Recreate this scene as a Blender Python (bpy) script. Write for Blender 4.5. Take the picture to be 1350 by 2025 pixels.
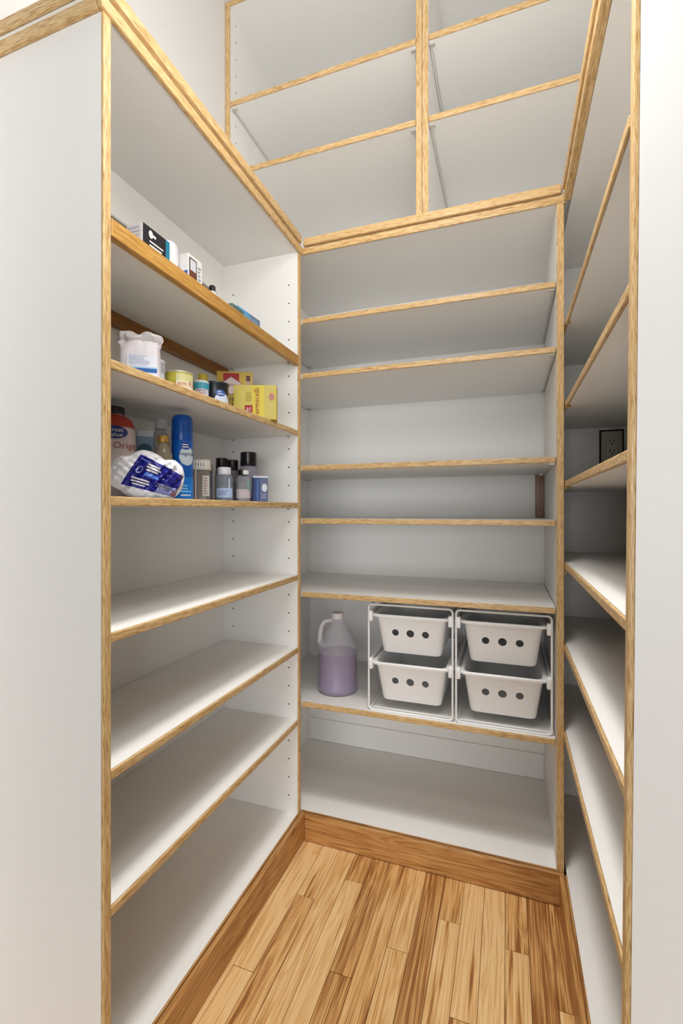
import bpy, bmesh, math, random
from mathutils import Vector, Matrix
random.seed(7)
R = math.radians
for o in list(bpy.data.objects):
    bpy.data.objects.remove(o, do_unlink=True)
S = bpy.context.scene
C = S.collection

# ------------------------------------------------------------------ camera
cam = bpy.data.cameras.new('camera')
cam.sensor_fit = 'VERTICAL'; cam.sensor_height = 36.0
cam.lens = 923.0 / 2025.0 * 36.0
cam.shift_y = -3.5 / 2025.0
cam.clip_start = 0.02
co = bpy.data.objects.new('camera', cam); C.objects.link(co)
co.location = (0, 0, 1.17)
co.rotation_euler = (R(90), 0, R(19.56))
S.camera = co

# ------------------------------------------------------------------ world, lights, exposure
w = bpy.data.worlds.new('world'); S.world = w; w.use_nodes = True
bg = w.node_tree.nodes['Background']
bg.inputs[0].default_value = (1.0, 0.985, 0.96, 1)
bg.inputs[1].default_value = 0.04

def area_light(name, loc, target, sx, sy, power, col):
    d = bpy.data.lights.new(name, 'AREA'); d.shape = 'RECTANGLE'
    d.size = sx; d.size_y = sy; d.energy = power; d.color = col
    o = bpy.data.objects.new(name, d); C.objects.link(o); o.location = loc
    o.rotation_euler = (Vector(target) - Vector(loc)).to_track_quat('-Z', 'Y').to_euler()
    return o
def point_light(name, loc, power, col, rad):
    d = bpy.data.lights.new(name, 'POINT'); d.energy = power; d.color = col; d.shadow_soft_size = rad
    o = bpy.data.objects.new(name, d); C.objects.link(o); o.location = loc
    return o
def spot_light(name, loc, target, power, col, ang, blend, rad):
    d = bpy.data.lights.new(name, 'SPOT'); d.energy = power; d.color = col
    d.spot_size = R(ang); d.spot_blend = blend; d.shadow_soft_size = rad
    o = bpy.data.objects.new(name, d); C.objects.link(o); o.location = loc
    o.rotation_euler = (Vector(target) - Vector(loc)).to_track_quat('-Z', 'Y').to_euler()
    return o
# daylight from two kitchen windows behind the camera; globe lamps over the aisle, plus an added fill spot
area_light('kitchen_window', (0.4, -5.0, 1.05), (-0.3, 1.5, 1.15), 3.0, 2.0, 108, (0.955, 0.98, 1.0))
area_light('side_window', (2.0, -3.5, 1.2), (-0.4, 1.5, 1.1), 1.2, 1.8, 34, (0.955, 0.98, 1.0))
point_light('globe_lamp', (-0.2, 0.85, 2.30), 8.0, (1.0, 0.985, 0.96), 0.14)
point_light('doorway_globe_lamp', (-0.2, 0.55, 1.95), 9.0, (1.0, 0.985, 0.96), 0.14)
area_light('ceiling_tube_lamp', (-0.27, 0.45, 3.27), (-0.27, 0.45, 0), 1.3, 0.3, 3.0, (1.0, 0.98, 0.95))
spot_light('floor_bounce_fill', (-0.25, 0.75, 3.25), (-0.25, 0.85, 0), 155, (1.0, 0.985, 0.965), 40, 0.7, 0.20)  # unseen spot, added so the floor bounces light up under the shelves
S.view_settings.view_transform = 'Standard'
S.view_settings.look = 'None'
S.view_settings.gamma = 1.0
S.view_settings.use_curve_mapping = False
S.view_settings.exposure = 0.16

# ------------------------------------------------------------------ materials
def lin(c):
    return tuple(((v / 255) / 12.92 if v / 255 <= 0.04045 else ((v / 255 + 0.055) / 1.055) ** 2.4) for v in c) + (1,)

MATS = {}
def plain(name, rgb, rough=0.5, metal=0.0, alpha=None, trans=0.0, ior=1.45, spec=0.5):
    if name in MATS: return MATS[name]
    m = bpy.data.materials.new(name); m.use_nodes = True
    nt = m.node_tree; b = nt.nodes['Principled BSDF']
    col = lin(rgb)
    b.inputs['Roughness'].default_value = rough
    b.inputs['Metallic'].default_value = metal
    b.inputs['Transmission Weight'].default_value = trans
    b.inputs['IOR'].default_value = ior
    b.inputs['Specular IOR Level'].default_value = spec
    n = nt.nodes.new('ShaderNodeTexNoise'); n.inputs['Scale'].default_value = 35; n.inputs['Detail'].default_value = 2
    g = nt.nodes.new('ShaderNodeNewGeometry')
    nt.links.new(g.outputs['Position'], n.inputs['Vector'])
    r = nt.nodes.new('ShaderNodeValToRGB')
    r.color_ramp.elements[0].position = 0.3; r.color_ramp.elements[1].position = 0.7
    r.color_ramp.elements[0].color = tuple(v * 0.994 for v in col[:3]) + (1,)
    r.color_ramp.elements[1].color = tuple(min(1, v * 1.004) for v in col[:3]) + (1,)
    nt.links.new(n.outputs['Fac'], r.inputs['Fac'])
    nt.links.new(r.outputs['Color'], b.inputs['Base Color'])
    if alpha is not None: b.inputs['Alpha'].default_value = alpha
    MATS[name] = m
    return m

def oak(name, dark, mid, light, axis='Y', scale=1.0, per_object=0.0, rough=0.38, ring=0.45, fine=0.75, pore=7.0, streak=0.0):
    """oak grain stretched along one world axis"""
    if name in MATS: return MATS[name]
    m = bpy.data.materials.new(name); m.use_nodes = True
    nt = m.node_tree; L = nt.links; b = nt.nodes['Principled BSDF']
    g = nt.nodes.new('ShaderNodeNewGeometry')
    oi = nt.nodes.new('ShaderNodeObjectInfo')
    off = nt.nodes.new('ShaderNodeVectorMath'); off.operation = 'MULTIPLY_ADD'
    cx = nt.nodes.new('ShaderNodeCombineXYZ')
    for i in range(3): L.new(oi.outputs['Random'], cx.inputs[i])
    off.inputs[1].default_value = (7.3, 11.1, 5.7)
    L.new(cx.outputs[0], off.inputs[0]); L.new(g.outputs['Position'], off.inputs[2])
    def mapped(along, across):
        mp = nt.nodes.new('ShaderNodeMapping')
        s = [across * scale] * 3; s['XYZ'.index(axis)] = along * scale
        mp.inputs['Scale'].default_value = s
        L.new(off.outputs[0], mp.inputs['Vector']); return mp
    m1 = mapped(1.3, 19); n1 = nt.nodes.new('ShaderNodeTexNoise')
    n1.inputs['Scale'].default_value = 1.0; n1.inputs['Detail'].default_value = 5; n1.inputs['Distortion'].default_value = 1.2
    L.new(m1.outputs[0], n1.inputs['Vector'])
    m2 = mapped(pore, 330); n2 = nt.nodes.new('ShaderNodeTexNoise')
    n2.inputs['Scale'].default_value = 1.0; n2.inputs['Detail'].default_value = 3
    L.new(m2.outputs[0], n2.inputs['Vector'])
    # cathedral rings: bands of a warped field
    wv = nt.nodes.new('ShaderNodeMath'); wv.operation = 'MULTIPLY'; wv.inputs[1].default_value = 7.0
    L.new(n1.outputs['Fac'], wv.inputs[0])
    fr = nt.nodes.new('ShaderNodeMath'); fr.operation = 'PINGPONG'; fr.inputs[1].default_value = 0.5
    L.new(wv.outputs[0], fr.inputs[0])
    a1 = nt.nodes.new('ShaderNodeMath'); a1.operation = 'MULTIPLY_ADD'; a1.inputs[1].default_value = ring
    L.new(fr.outputs[0], a1.inputs[0])
    a2 = nt.nodes.new('ShaderNodeMath'); a2.operation = 'MULTIPLY'; a2.inputs[1].default_value = fine
    L.new(n2.outputs['Fac'], a2.inputs[0]); L.new(a2.outputs[0], a1.inputs[2])
    a3 = nt.nodes.new('ShaderNodeMath'); a3.operation = 'MULTIPLY_ADD'
    a3.inputs[1].default_value = per_object
    L.new(oi.outputs['Random'], a3.inputs[0]); L.new(a1.outputs[0], a3.inputs[2])
    a4 = nt.nodes.new('ShaderNodeMath'); a4.operation = 'SUBTRACT'; a4.inputs[1].default_value = per_object * 0.5 - (0.55 - ring * 0.25 - fine * 0.5)
    L.new(a3.outputs[0], a4.inputs[0])
    r = nt.nodes.new('ShaderNodeValToRGB'); e = r.color_ramp.elements
    e[0].position = 0.30; e[0].color = lin(dark)
    e[1].position = 0.74; e[1].color = lin(light)
    k = e.new(0.5); k.color = lin(mid)
    m3 = mapped(1.5, 34); n3 = nt.nodes.new('ShaderNodeTexNoise'); n3.inputs['Scale'].default_value = 1.0; n3.inputs['Detail'].default_value = 2
    n3.inputs['Distortion'].default_value = 0.6; L.new(m3.outputs[0], n3.inputs['Vector'])
    st = nt.nodes.new('ShaderNodeMapRange'); st.inputs['From Min'].default_value = 0.60; st.inputs['From Max'].default_value = 0.74
    st.inputs['To Min'].default_value = 0.0; st.inputs['To Max'].default_value = streak
    L.new(n3.outputs['Fac'], st.inputs['Value'])
    a5 = nt.nodes.new('ShaderNodeMath'); a5.operation = 'SUBTRACT'
    L.new(a4.outputs[0], a5.inputs[0]); L.new(st.outputs[0], a5.inputs[1])
    L.new(a5.outputs[0], r.inputs['Fac']); L.new(r.outputs[0], b.inputs['Base Color'])
    b.inputs['Roughness'].default_value = rough
    bp = nt.nodes.new('ShaderNodeBump'); bp.inputs['Strength'].default_value = 0.08; bp.inputs['Distance'].default_value = 0.002
    L.new(n2.outputs['Fac'], bp.inputs['Height']); L.new(bp.outputs[0], b.inputs['Normal'])
    MATS[name] = m
    return m

WHITE = plain('white_melamine', (243, 241, 237), 0.42, spec=0.3)
WALL = plain('wall_paint', (236, 234, 231), 0.7, spec=0.2)
TRIM = ((150, 108, 58), (204, 165, 108), (230, 200, 150))
def trim(axis): return oak('oak_edge_' + axis, *TRIM, axis=axis, scale=2.0, rough=0.4, ring=0.22, fine=1.0, pore=22.0)
HON = ((142, 96, 36), (184, 134, 60), (206, 160, 86))
def honey(axis): return oak('honey_oak_' + axis, *HON, axis=axis, scale=1.6, rough=0.4, ring=0.3, fine=0.8, pore=16.0)
BASE = ((124, 78, 36), (182, 128, 70), (208, 160, 100))
def basem(axis): return oak('baseboard_oak_' + axis, *BASE, axis=axis, scale=1.3, rough=0.35, ring=0.4, fine=0.8, pore=8.0, streak=0.25)
FLOORM = oak('floor_oak', (150, 96, 48), (214, 163, 100), (240, 202, 146), axis='Y', scale=1.0, per_object=0.34, rough=0.30, ring=0.34, fine=0.85, pore=5.0, streak=0.5)
BROWN = oak('brown_board', (84, 48, 20), (122, 74, 36), (146, 96, 52), axis='Z', scale=1.2)
METAL = plain('zinc_metal', (206, 202, 194), 0.4, 0.5)
BRASS = plain('brass_metal', (170, 140, 86), 0.35, 0.9)
HOLE = plain('dark_hole', (38, 33, 30), 0.9)

# ------------------------------------------------------------------ mesh helpers
class MB:
    def __init__(self): self.bm = bmesh.new()
    def box(self, x0, x1, y0, y1, z0, z1, bev=0.0, seg=2):
        t = bmesh.new()
        bmesh.ops.create_cube(t, size=1.0)
        for v in t.verts:
            v.co = Vector((x0 + (v.co.x + .5) * (x1 - x0), y0 + (v.co.y + .5) * (y1 - y0), z0 + (v.co.z + .5) * (z1 - z0)))
        if bev > 0:
            bmesh.ops.bevel(t, geom=t.edges[:], offset=bev, segments=seg, profile=0.5, affect='EDGES')
        self.merge(t); return self
    def merge(self, t):
        me = bpy.data.meshes.new('tmp'); t.to_mesh(me); t.free()
        self.bm.from_mesh(me); bpy.data.meshes.remove(me)
    def lathe(self, prof, seg=32, sx=1.0, sy=1.0, c=(0, 0), caps=True, sq=None):
        """prof: list of (r, z); sq: superellipse exponent for squarish jars"""
        rings = []
        for r, z in prof:
            ring = []
            for i in range(seg):
                a = 2 * math.pi * i / seg
                k = 1.0
                if sq: k = 1.0 / ((abs(math.cos(a)) ** sq + abs(math.sin(a)) ** sq) ** (1.0 / sq))
                ring.append(self.bm.verts.new((c[0] + r * k * math.cos(a) * sx, c[1] + r * k * math.sin(a) * sy, z)))
            rings.append(ring)
        for p, q in zip(rings[:-1], rings[1:]):
            for i in range(seg):
                self.bm.faces.new((p[i], p[(i + 1) % seg], q[(i + 1) % seg], q[i]))
        if caps:
            if prof[0][0] > 1e-6: self.bm.faces.new(list(reversed(rings[0])))
            if prof[-1][0] > 1e-6: self.bm.faces.new(rings[-1])
        return self
    def tube(self, pts, r, seg=8, closed=False, rx=None):
        pts = [Vector(p) for p in pts]; n = len(pts); rings = []
        up = Vector((0.123, 0.05, 1)).normalized()
        prev = None
        for i, p in enumerate(pts):
            a = pts[(i - 1) % n] if (closed or i > 0) else p
            b = pts[(i + 1) % n] if (closed or i < n - 1) else p
            d = (b - a).normalized()
            if prev is None:
                s = d.cross(up)
                if s.length < 0.2: s = d.cross(Vector((1, 0, 0)))
                s.normalize()
            else:
                s = (prev - d * prev.dot(d)).normalized()
            prev = s; t = d.cross(s)
            rr = r[i] if isinstance(r, (list, tuple)) else r
            rings.append([self.bm.verts.new(p + s * rr * math.cos(2 * math.pi * k / seg) + t * (rx or rr) * math.sin(2 * math.pi * k / seg)) for k in range(seg)])
        m = n if closed else n - 1
        for i in range(m):
            p, q = rings[i], rings[(i + 1) % n]
            for k in range(seg):
                self.bm.faces.new((p[k], p[(k + 1) % seg], q[(k + 1) % seg], q[k]))
        if not closed:
            self.bm.faces.new(list(reversed(rings[0]))); self.bm.faces.new(rings[-1])
        return self
    def grid(self, fn, nu, nv):
        vs = [[self.bm.verts.new(fn(i / nu, j / nv)) for i in range(nu + 1)] for j in range(nv + 1)]
        for j in range(nv):
            for i in range(nu):
                self.bm.faces.new((vs[j][i], vs[j][i + 1], vs[j + 1][i + 1], vs[j + 1][i]))
        return self
    def poly(self, pts):
        self.bm.faces.new([self.bm.verts.new(p) for p in pts]); return self
    def build(self, name, mat, parent=None, off=None, smooth=False, merge_d=0):
        if merge_d: bmesh.ops.remove_doubles(self.bm, verts=self.bm.verts[:], dist=merge_d)
        bmesh.ops.recalc_face_normals(self.bm, faces=self.bm.faces[:])
        if off is not None:
            for v in self.bm.verts: v.co -= Vector(off)
        me = bpy.data.meshes.new(name); self.bm.to_mesh(me); self.bm.free()
        me.materials.append(mat)
        if smooth:
            me.polygons.foreach_set('use_smooth', [True] * len(me.polygons))
            try: me.set_sharp_from_angle(angle=R(40))
            except Exception: pass
        o = bpy.data.objects.new(name, me); C.objects.link(o)
        if parent: o.parent = parent
        return o

def tag(o, label=None, cat=None, group=None, kind=None):
    if label: o['label'] = label
    if cat: o['category'] = cat
    if group: o['group'] = group
    if kind: o['kind'] = kind
    return o

def thing(name, label, cat, loc=(0, 0, 0), rz=0.0, group=None):
    o = bpy.data.objects.new(name, None); C.objects.link(o)
    o.empty_display_size = 0.05
    o.location = loc; o.rotation_euler = (0, 0, rz)
    return tag(o, label, cat, group)

_tc = {}
def text_mesh(s, size):
    """vertices / faces of a word, centred, in the x-z plane"""
    if (s, size) in _tc: return _tc[(s, size)]
    cu = bpy.data.curves.new('word', 'FONT'); cu.body = s; cu.size = size
    cu.align_x = 'CENTER'; cu.align_y = 'CENTER'; cu.resolution_u = 2
    o = bpy.data.objects.new('word', cu); C.objects.link(o)
    dg = bpy.context.evaluated_depsgraph_get(); dg.update()
    me = bpy.data.meshes.new_from_object(o.evaluated_get(dg))
    vs = [(v.co.x, v.co.y) for v in me.vertices]; fs = [tuple(p.vertices) for p in me.polygons]
    bpy.data.objects.remove(o, do_unlink=True); bpy.data.meshes.remove(me); bpy.data.curves.remove(cu)
    _tc[(s, size)] = (vs, fs)
    return vs, fs

def word(parent, s, size, fn, mat, name='lettering', rot=0.0, bold=1.0):
    vs, fs = text_mesh(s, size)
    me = bpy.data.meshes.new(name); cr, sr = math.cos(rot), math.sin(rot)
    me.from_pydata([fn(x * cr - z * sr, x * sr + z * cr) for x, z in vs], [], fs)
    me.materials.append(mat)
    o = bpy.data.objects.new(name, me); C.objects.link(o); o.parent = parent
    return o

def on_cyl(r, cx=0.0, cz=0.0, lift=0.0006):
    """map label coordinates on to a cylinder whose label faces local -y"""
    def f(x, z):
        a = (cx + x) / r
        return ((r + lift) * math.sin(a), -(r + lift) * math.cos(a), cz + z)
    return f
def on_front(y, cx=0.0, cz=0.0, lift=0.0006):
    return lambda x, z: (cx + x, y - lift, cz + z)
def on_right(x0, cy=0.0, cz=0.0, lift=0.0006):
    return lambda x, z: (x0 + lift, cy + x, cz + z)

def patch(parent, name, fn, x0, x1, z0, z1, mat, nu=8, nv=1):
    return MB().grid(lambda u, v: fn(x0 + u * (x1 - x0), z0 + v * (z1 - z0)), nu, nv).build(name, mat, parent)
def oval(parent, name, fn, rx, rz, mat, n=20):
    mb = MB()
    for k in range(3):
        ra, rb = k / 3, (k + 1) / 3
        for i in range(n):
            a, b = 2 * math.pi * i / n, 2 * math.pi * (i + 1) / n
            p = [(rb * math.cos(a), rb * math.sin(a)), (rb * math.cos(b), rb * math.sin(b))]
            if k: p += [(ra * math.cos(b), ra * math.sin(b)), (ra * math.cos(a), ra * math.sin(a))]
            else: p += [(0, 0)]
            mb.poly([fn(x * rx, z * rz) for x, z in p])
    return mb.build(name, mat, parent, merge_d=1e-5)
def poly_on(parent, name, fn, pts, mat):
    return MB().poly([fn(x, z) for x, z in pts]).build(name, mat, parent)

# ================================================================== the room
ZC = 3.30
tag(MB().box(-1.30, 0.80, -1.6, 2.14, -0.05, -0.019).build('floor', plain('subfloor', (120, 90, 60), 0.8)), 'oak strip floor of the pantry', kind='structure')
floor_root = bpy.data.objects['floor']
tag(MB().box(-1.112, -1.012, 0.30, 2.14, -0.019, ZC).build('wall_left', WALL), 'white painted left wall above the shelving', kind='structure')
tag(MB().box(0.482, 0.582, 0.30, 2.14, -0.019, ZC).build('wall_right', WALL), 'white painted right wall behind the shelving', kind='structure')
tag(MB().box(-1.012, 0.482, 2.042, 2.14, -0.019, ZC).build('wall_back', WALL), 'white painted back wall behind the shelving', kind='structure')
tag(MB().box(-1.112, 0.582, 0.30, 2.14, ZC, ZC + 0.08).build('ceiling', WALL), 'white ceiling over the pantry', kind='structure')

# floor strips, each its own board
PW = 0.0600
JOINTS = {-13: [1.324, 0.62], -12: [1.04, 0.3], -11: [1.296, 0.52], -10: [0.93, 0.1], -9: [1.40, 0.74], -8: [1.108, 0.35],
          -7: [0.98, 0.2], -6: [1.22, 0.6], -5: [0.86, 0.1], -4: [1.354, 0.7], -3: [1.10, 0.4], -2: [0.92, 0.2],
          -1: [1.321, 0.55], 0: [1.02, 0.4], 1: [1.2, 0.5], -14: [1.15, 0.5]}
for k in range(-21, 9):
    x1 = 0.114 + PW * k; x0 = x1 - PW
    lo = -1.2 - 0.25 * random.random()
    if x1 < -0.72: hi = 0.652
    elif x0 > 0.19: hi = 0.74
    else: hi = 1.535
    js = JOINTS.get(k, [random.uniform(-0.1, 0.35)]) if hi > 1 else [random.uniform(-0.1, 0.35)]
    js = sorted(js + [js[-1] - random.uniform(0.45, 0.7), js[-1] - random.uniform(0.95, 1.2)])
    cuts = [lo] + [j for j in js if lo + 0.1 < j < hi - 0.05] + [hi]
    for a, b in zip(cuts[:-1], cuts[1:]):
        MB().box(x0 + 0.0005, x1 - 0.0005, a + 0.0006, b - 0.0006, -0.019, random.uniform(-0.0003, 0.0), 0.0010, 1).build('floor_plank', FLOORM, floor_root)

# ================================================================== shelving units
def holes(root, off, name, pts, axis):
    mb = MB()
    for p in pts:
        ring = []
        for i in range(8):
            a = 2 * math.pi * i / 8; u, v = 0.0027 * math.cos(a), 0.0027 * math.sin(a)
            q = (p[0] + u, p[1], p[2] + v) if axis == 'Y' else (p[0], p[1] + u, p[2] + v)
            ring.append(q)
        mb.poly(ring)
    return tag(mb.build(name, HOLE, root, off), kind='stuff')

T = 0.018     # board thickness
ZB = 0.096    # top of the bottom boards
# ---- left unit
o = (-0.85, 1.09, 0)
LU = thing('shelf_unit', 'tall white shelf unit with oak edges holding the groceries, on the left', 'shelf unit', o)
LB, LF = -1.0, -0.699
MB().box(LB - 0.006, LB, 0.656, 1.521, 0.0, 2.083).build('back_panel', WHITE, LU, o)
e = MB().box(LB, LF, 0.656, 0.674, 0.0, 2.083).build('side_panel', WHITE, LU, o)
MB().box(LF, LF + 0.006, 0.656, 0.674, 0.0, 2.083, 0.002).build('edge_trim', trim('Z'), e, o)
e = MB().box(LB, LF, 1.503, 1.521, 0.0, 2.083).build('side_panel', WHITE, LU, o)
MB().box(LF, LF + 0.006, 1.5025, 1.5215, 0.0, 2.083, 0.002).build('edge_trim', trim('Z'), e, o)
for i, z in enumerate((1.7147, 1.452, 1.196, 0.941, 0.685, 0.430)):
    e = MB().box(LB + 0.001, LF - 0.001 if i else LF - 0.012, 0.6745, 1.5025, z - T, z).build('shelf', WHITE, LU, o)
    if i == 0:
        MB().box(LF - 0.012, LF + 0.006, 0.6745, 1.5025, z - 0.034, z, 0.002).build('edge_trim', honey('Y'), e, o)
    else:
        MB().box(LF - 0.001, LF + 0.005, 0.6745, 1.5025, z - T, z, 0.0025).build('edge_trim', trim('Y'), e, o)
    for x in (-0.733, -0.962):
        MB().tube([(x, 1.5025, z - T - 0.003), (x, 1.490, z - T - 0.003)], 0.0028, 6).box(x - 0.004, x + 0.004, 1.5005, 1.5025, z - T - 0.008, z - T).build('shelf_pin', METAL, e, o)
e = MB().box(LB, LF - 0.002, 0.6745, 1.5025, ZB - T, ZB).build('bottom_board', WHITE, LU, o)
MB().box(LF - 0.002, LF + 0.0035, 0.6745, 1.5025, ZB - T, ZB, 0.0015).build('edge_trim', basem('Y'), e, o)
MB().box(LF + 0.0065, LF + 0.022, 0.656, 1.5225, 0.001, ZB + 0.001, 0.0025).build('kick_board', basem('Y'), LU, o)
MB().box(LB + 0.0005, LB + 0.020, 0.6745, 1.5025, 1.661, 1.6965, 0.0015).build('shelf_cleat', oak('cleat_oak', (104, 62, 16), (146, 92, 34), (166, 112, 52), axis='Y', scale=1.6), LU, o)
e = MB().box(LB, LF, 0.656, 1.521, 2.083, 2.104).build('top_board', WHITE, LU, o)
MB().box(LF, LF + 0.012, 0.6465, 1.528, 2.080, 2.105, 0.003).build('edge_trim', trim('Y'), e, o)
MB().box(LB, LF, 0.6465, 0.656, 2.080, 2.105, 0.003).build('edge_trim', trim('X'), e, o)
e = MB().box(LB, LF - 0.004, 0.652, 1.521, 2.104, 2.143).build('top_board', WHITE, LU, o)
MB().box(LF - 0.004, LF + 0.013, 0.6455, 1.512, 2.117, 2.144, 0.003).build('edge_trim', trim('Y'), e, o)
MB().box(LB, LF - 0.004, 0.6455, 0.652, 2.117, 2.144, 0.003).build('edge_trim', trim('X'), e, o)
pts = []
zz = 1.1286 - 0.0648 * 16
while zz < 2.0:
    if zz > 0.12 and min(abs(zz - (s - 0.012)) for s in (1.7147, 1.452, 1.196, 0.941, 0.685, 0.430)) > 0.022:
        pts += [(-0.733, 1.5026, zz), (-0.962, 1.5026, zz)]
    zz += 0.0648
pts.append((-0.886, 1.5026, 0.874))
holes(LU, o, 'pin_holes', pts, 'Y')

# ---- back unit
o = (-0.37, 1.78, 0)
BU = thing('shelf_unit', 'wide white shelf unit with oak edges at the end, holding the jug and bins', 'shelf unit', o)
BL, BR_, BF, BB = -0.879, 0.138, 1.530, 2.030
MB().box(BL - T, BR_ + 0.020, BB, BB + 0.006, 0, 2.083).build('back_panel', WHITE, BU, o)
MB().box(BL - T, BL, BF, BB, 0, 2.083).build('side_panel', WHITE, BU, o)
e = MB().box(BR_, BR_ + 0.020, BF, BB, 0, 2.083).build('side_panel', WHITE, BU, o)
MB().box(BR_, BR_ + 0.0205, BF - 0.006, BF, 0.0, 2.083, 0.002).build('edge_trim', trim('Z'), e, o)
MB().box(BL - T, -0.7005, 1.5215, BF, 0, 2.083).build('filler_panel', WHITE, BU, o)
BZ = (1.854, 1.659, 1.330, 1.140, 0.878, 0.4855)
for i, z in enumerate(BZ):
    xr = BR_ - 0.0025
    e = MB().box(BL + 0.001, xr, BF + 0.001, BB - 0.001, z - T, z).build('shelf', WHITE, BU, o)
    MB().box(-0.692, xr, BF - 0.005, BF + 0.001, z - T, z, 0.0025).build('edge_trim', trim('X'), e, o)
    if i < 3:
        for sx, xx in ((-1, BR_ - 0.004), (1, BL + 0.004)):
            zz = z - T - 0.005
            MB().tube([(xx, BF + 0.02, zz), (xx + sx * .005, BF + 0.035, zz - 0.001), (xx + sx * .005, BB - 0.055, zz - 0.001), (xx, BB - 0.04, zz)], 0.0013, 6).build('support_wire', METAL, e, o)
            MB().box(min(xx, xx + sx * 0.016), max(xx, xx + sx * 0.016), BF + 0.004, BF + 0.012, z - T - 0.005, z - T - 0.0005).build('shelf_clip', METAL, e, o)
            MB().box(min(xx, xx + sx * 0.016), max(xx, xx + sx * 0.016), BB - 0.040, BB - 0.032, z - T - 0.005, z - T - 0.0005).build('shelf_clip', METAL, e, o)
e = MB().box(BL, BR_, BF + 0.002, BB, ZB - T, ZB).build('bottom_board', WHITE, BU, o)
MB().box(-0.692, BR_, BF - 0.003, BF + 0.002, ZB - T, ZB, 0.0015).build('edge_trim', basem('X'), e, o)
MB().box(-0.6765, BR_ + 0.0205, BF - 0.018, BF - 0.0065, 0.001, ZB, 0.0025).build('kick_board', basem('X'), BU, o)
MB().box(BL + 0.0005, BR_ - 0.0005, BB - 0.010, BB, ZB + 0.001, 0.196).build('back_cleat', WHITE, BU, o)
MB().box(0.105, 0.1375, BB - 0.014, BB, 1.141, 1.311, 0.001).build('upright_cleat', BROWN, BU, o)
e = MB().box(BL - T, BR_ + 0.020, BF, BB + 0.006, 2.083, 2.104).build('top_board', WHITE, BU, o)
MB().box(-0.687, 0.1655, BF - 0.008, BF, 2.082, 2.1055, 0.003).build('edge_trim', trim('X'), e, o)
e = MB().box(BL - T, BR_ + 0.020, BF, BB + 0.006, 2.104, 2.135).build('top_board', WHITE, BU, o)
MB().box(-0.683, 0.151, BF - 0.016, BF, 2.1085, 2.135, 0.004).build('edge_trim', trim('X'), e, o)
pts = []
zz = 0.18
while zz < 1.6:
    if min(abs(zz - (s - 0.01)) for s in BZ) > 0.02:
        pts += [(BL + 0.0006, 1.995, zz), (BR_ - 0.0006, 1.985, zz)]
    zz += 0.0648
holes(BU, o, 'pin_holes', pts, 'X')

# ---- right unit
o = (0.32, 1.35, 0)
RU = thing('shelf_unit', 'white shelf unit with oak edges on the right, empty shelves and an outlet inside', 'shelf unit', o)
RF, RB, RN, RE = 0.165, 0.475, 0.742, 1.950
def shear(mb):
    for v in mb.bm.verts: v.co.x += (v.co.z - 1.17) * 0.0085
    return mb
e = shear(MB().box(RF + 0.002, RB - 0.001, RN, RN + T, 0.0, 2.083)).build('side_panel', WHITE, RU, o)
shear(MB().box(RF - 0.006, RF + 0.002, RN, RN + T, 0.0, 2.083, 0.002)).build('edge_trim', trim('Z'), e, o)
MB().box(RF, RB, RE, RE + T, 0, 2.083).build('side_panel', WHITE, RU, o)
MB().box(RB, RB + 0.006, RN, RE + T, 0, 2.083).build('back_panel', WHITE, RU, o)
for i, z in enumerate((1.734, 1.493, 1.257, 1.0135, 0.771, 0.513)):
    xf = RF + 0.0085 * 0.5 * (z - 1.17)
    e = MB().box(xf + 0.001, RB - 0.001, RN + T + 0.004, RE - 0.001, z - T, z).build('shelf', WHITE, RU, o)
    MB().box(xf - 0.005, xf + 0.001, RN + T + 0.004, RE - 0.001, z - T, z, 0.0025).build('edge_trim', trim('Y'), e, o)
    MB().tube([(0.1590, 1.496, z - T - 0.0035), (0.174, 1.496, z - T - 0.0035)], 0.003, 8).box(0.1590, 0.1605, 1.489, 1.503, z - T - 0.009, z - T - 0.0005).build('shelf_pin', BRASS, e, o)
e = MB().box(RF, RB, RN + T, RE, ZB - T, ZB).build('bottom_board', WHITE, RU, o)
MB().box(RF - 0.006, RF, RN + T + 0.001, BF - 0.013, ZB - T, ZB, 0.0025).build('edge_trim', basem('Y'), e, o)
MB().box(RF - 0.021, RF - 0.0065, RN + T + 0.003, BF - 0.0185, 0.001, ZB - 0.002, 0.0025).build('kick_board', basem('Y'), RU, o)
e = MB().box(RF + 0.012, RB, RN, RE + T, 2.0835, 2.104).build('top_board', WHITE, RU, o)
MB().box(RF - 0.008, RF + 0.012, RN - 0.006, BF - 0.0085, 2.0835, 2.1055, 0.003).build('edge_trim', trim('Y'), e, o)
MB().box(RF + 0.012, RB, RN - 0.010, RN, 2.0835, 2.1055, 0.003).build('edge_trim', trim('X'), e, o)
e = MB().box(RF, RB, RN, RE + T, 2.104, 2.135).build('top_board', WHITE, RU, o)
MB().box(RF - 0.013, RF, RN - 0.014, BF - 0.0165, 2.111, 2.138, 0.003).build('edge_trim', trim('Y'), e, o)
MB().box(RF, RB, RN - 0.014, RN, 2.111, 2.138, 0.003).build('edge_trim', trim('X'), e, o)

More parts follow.
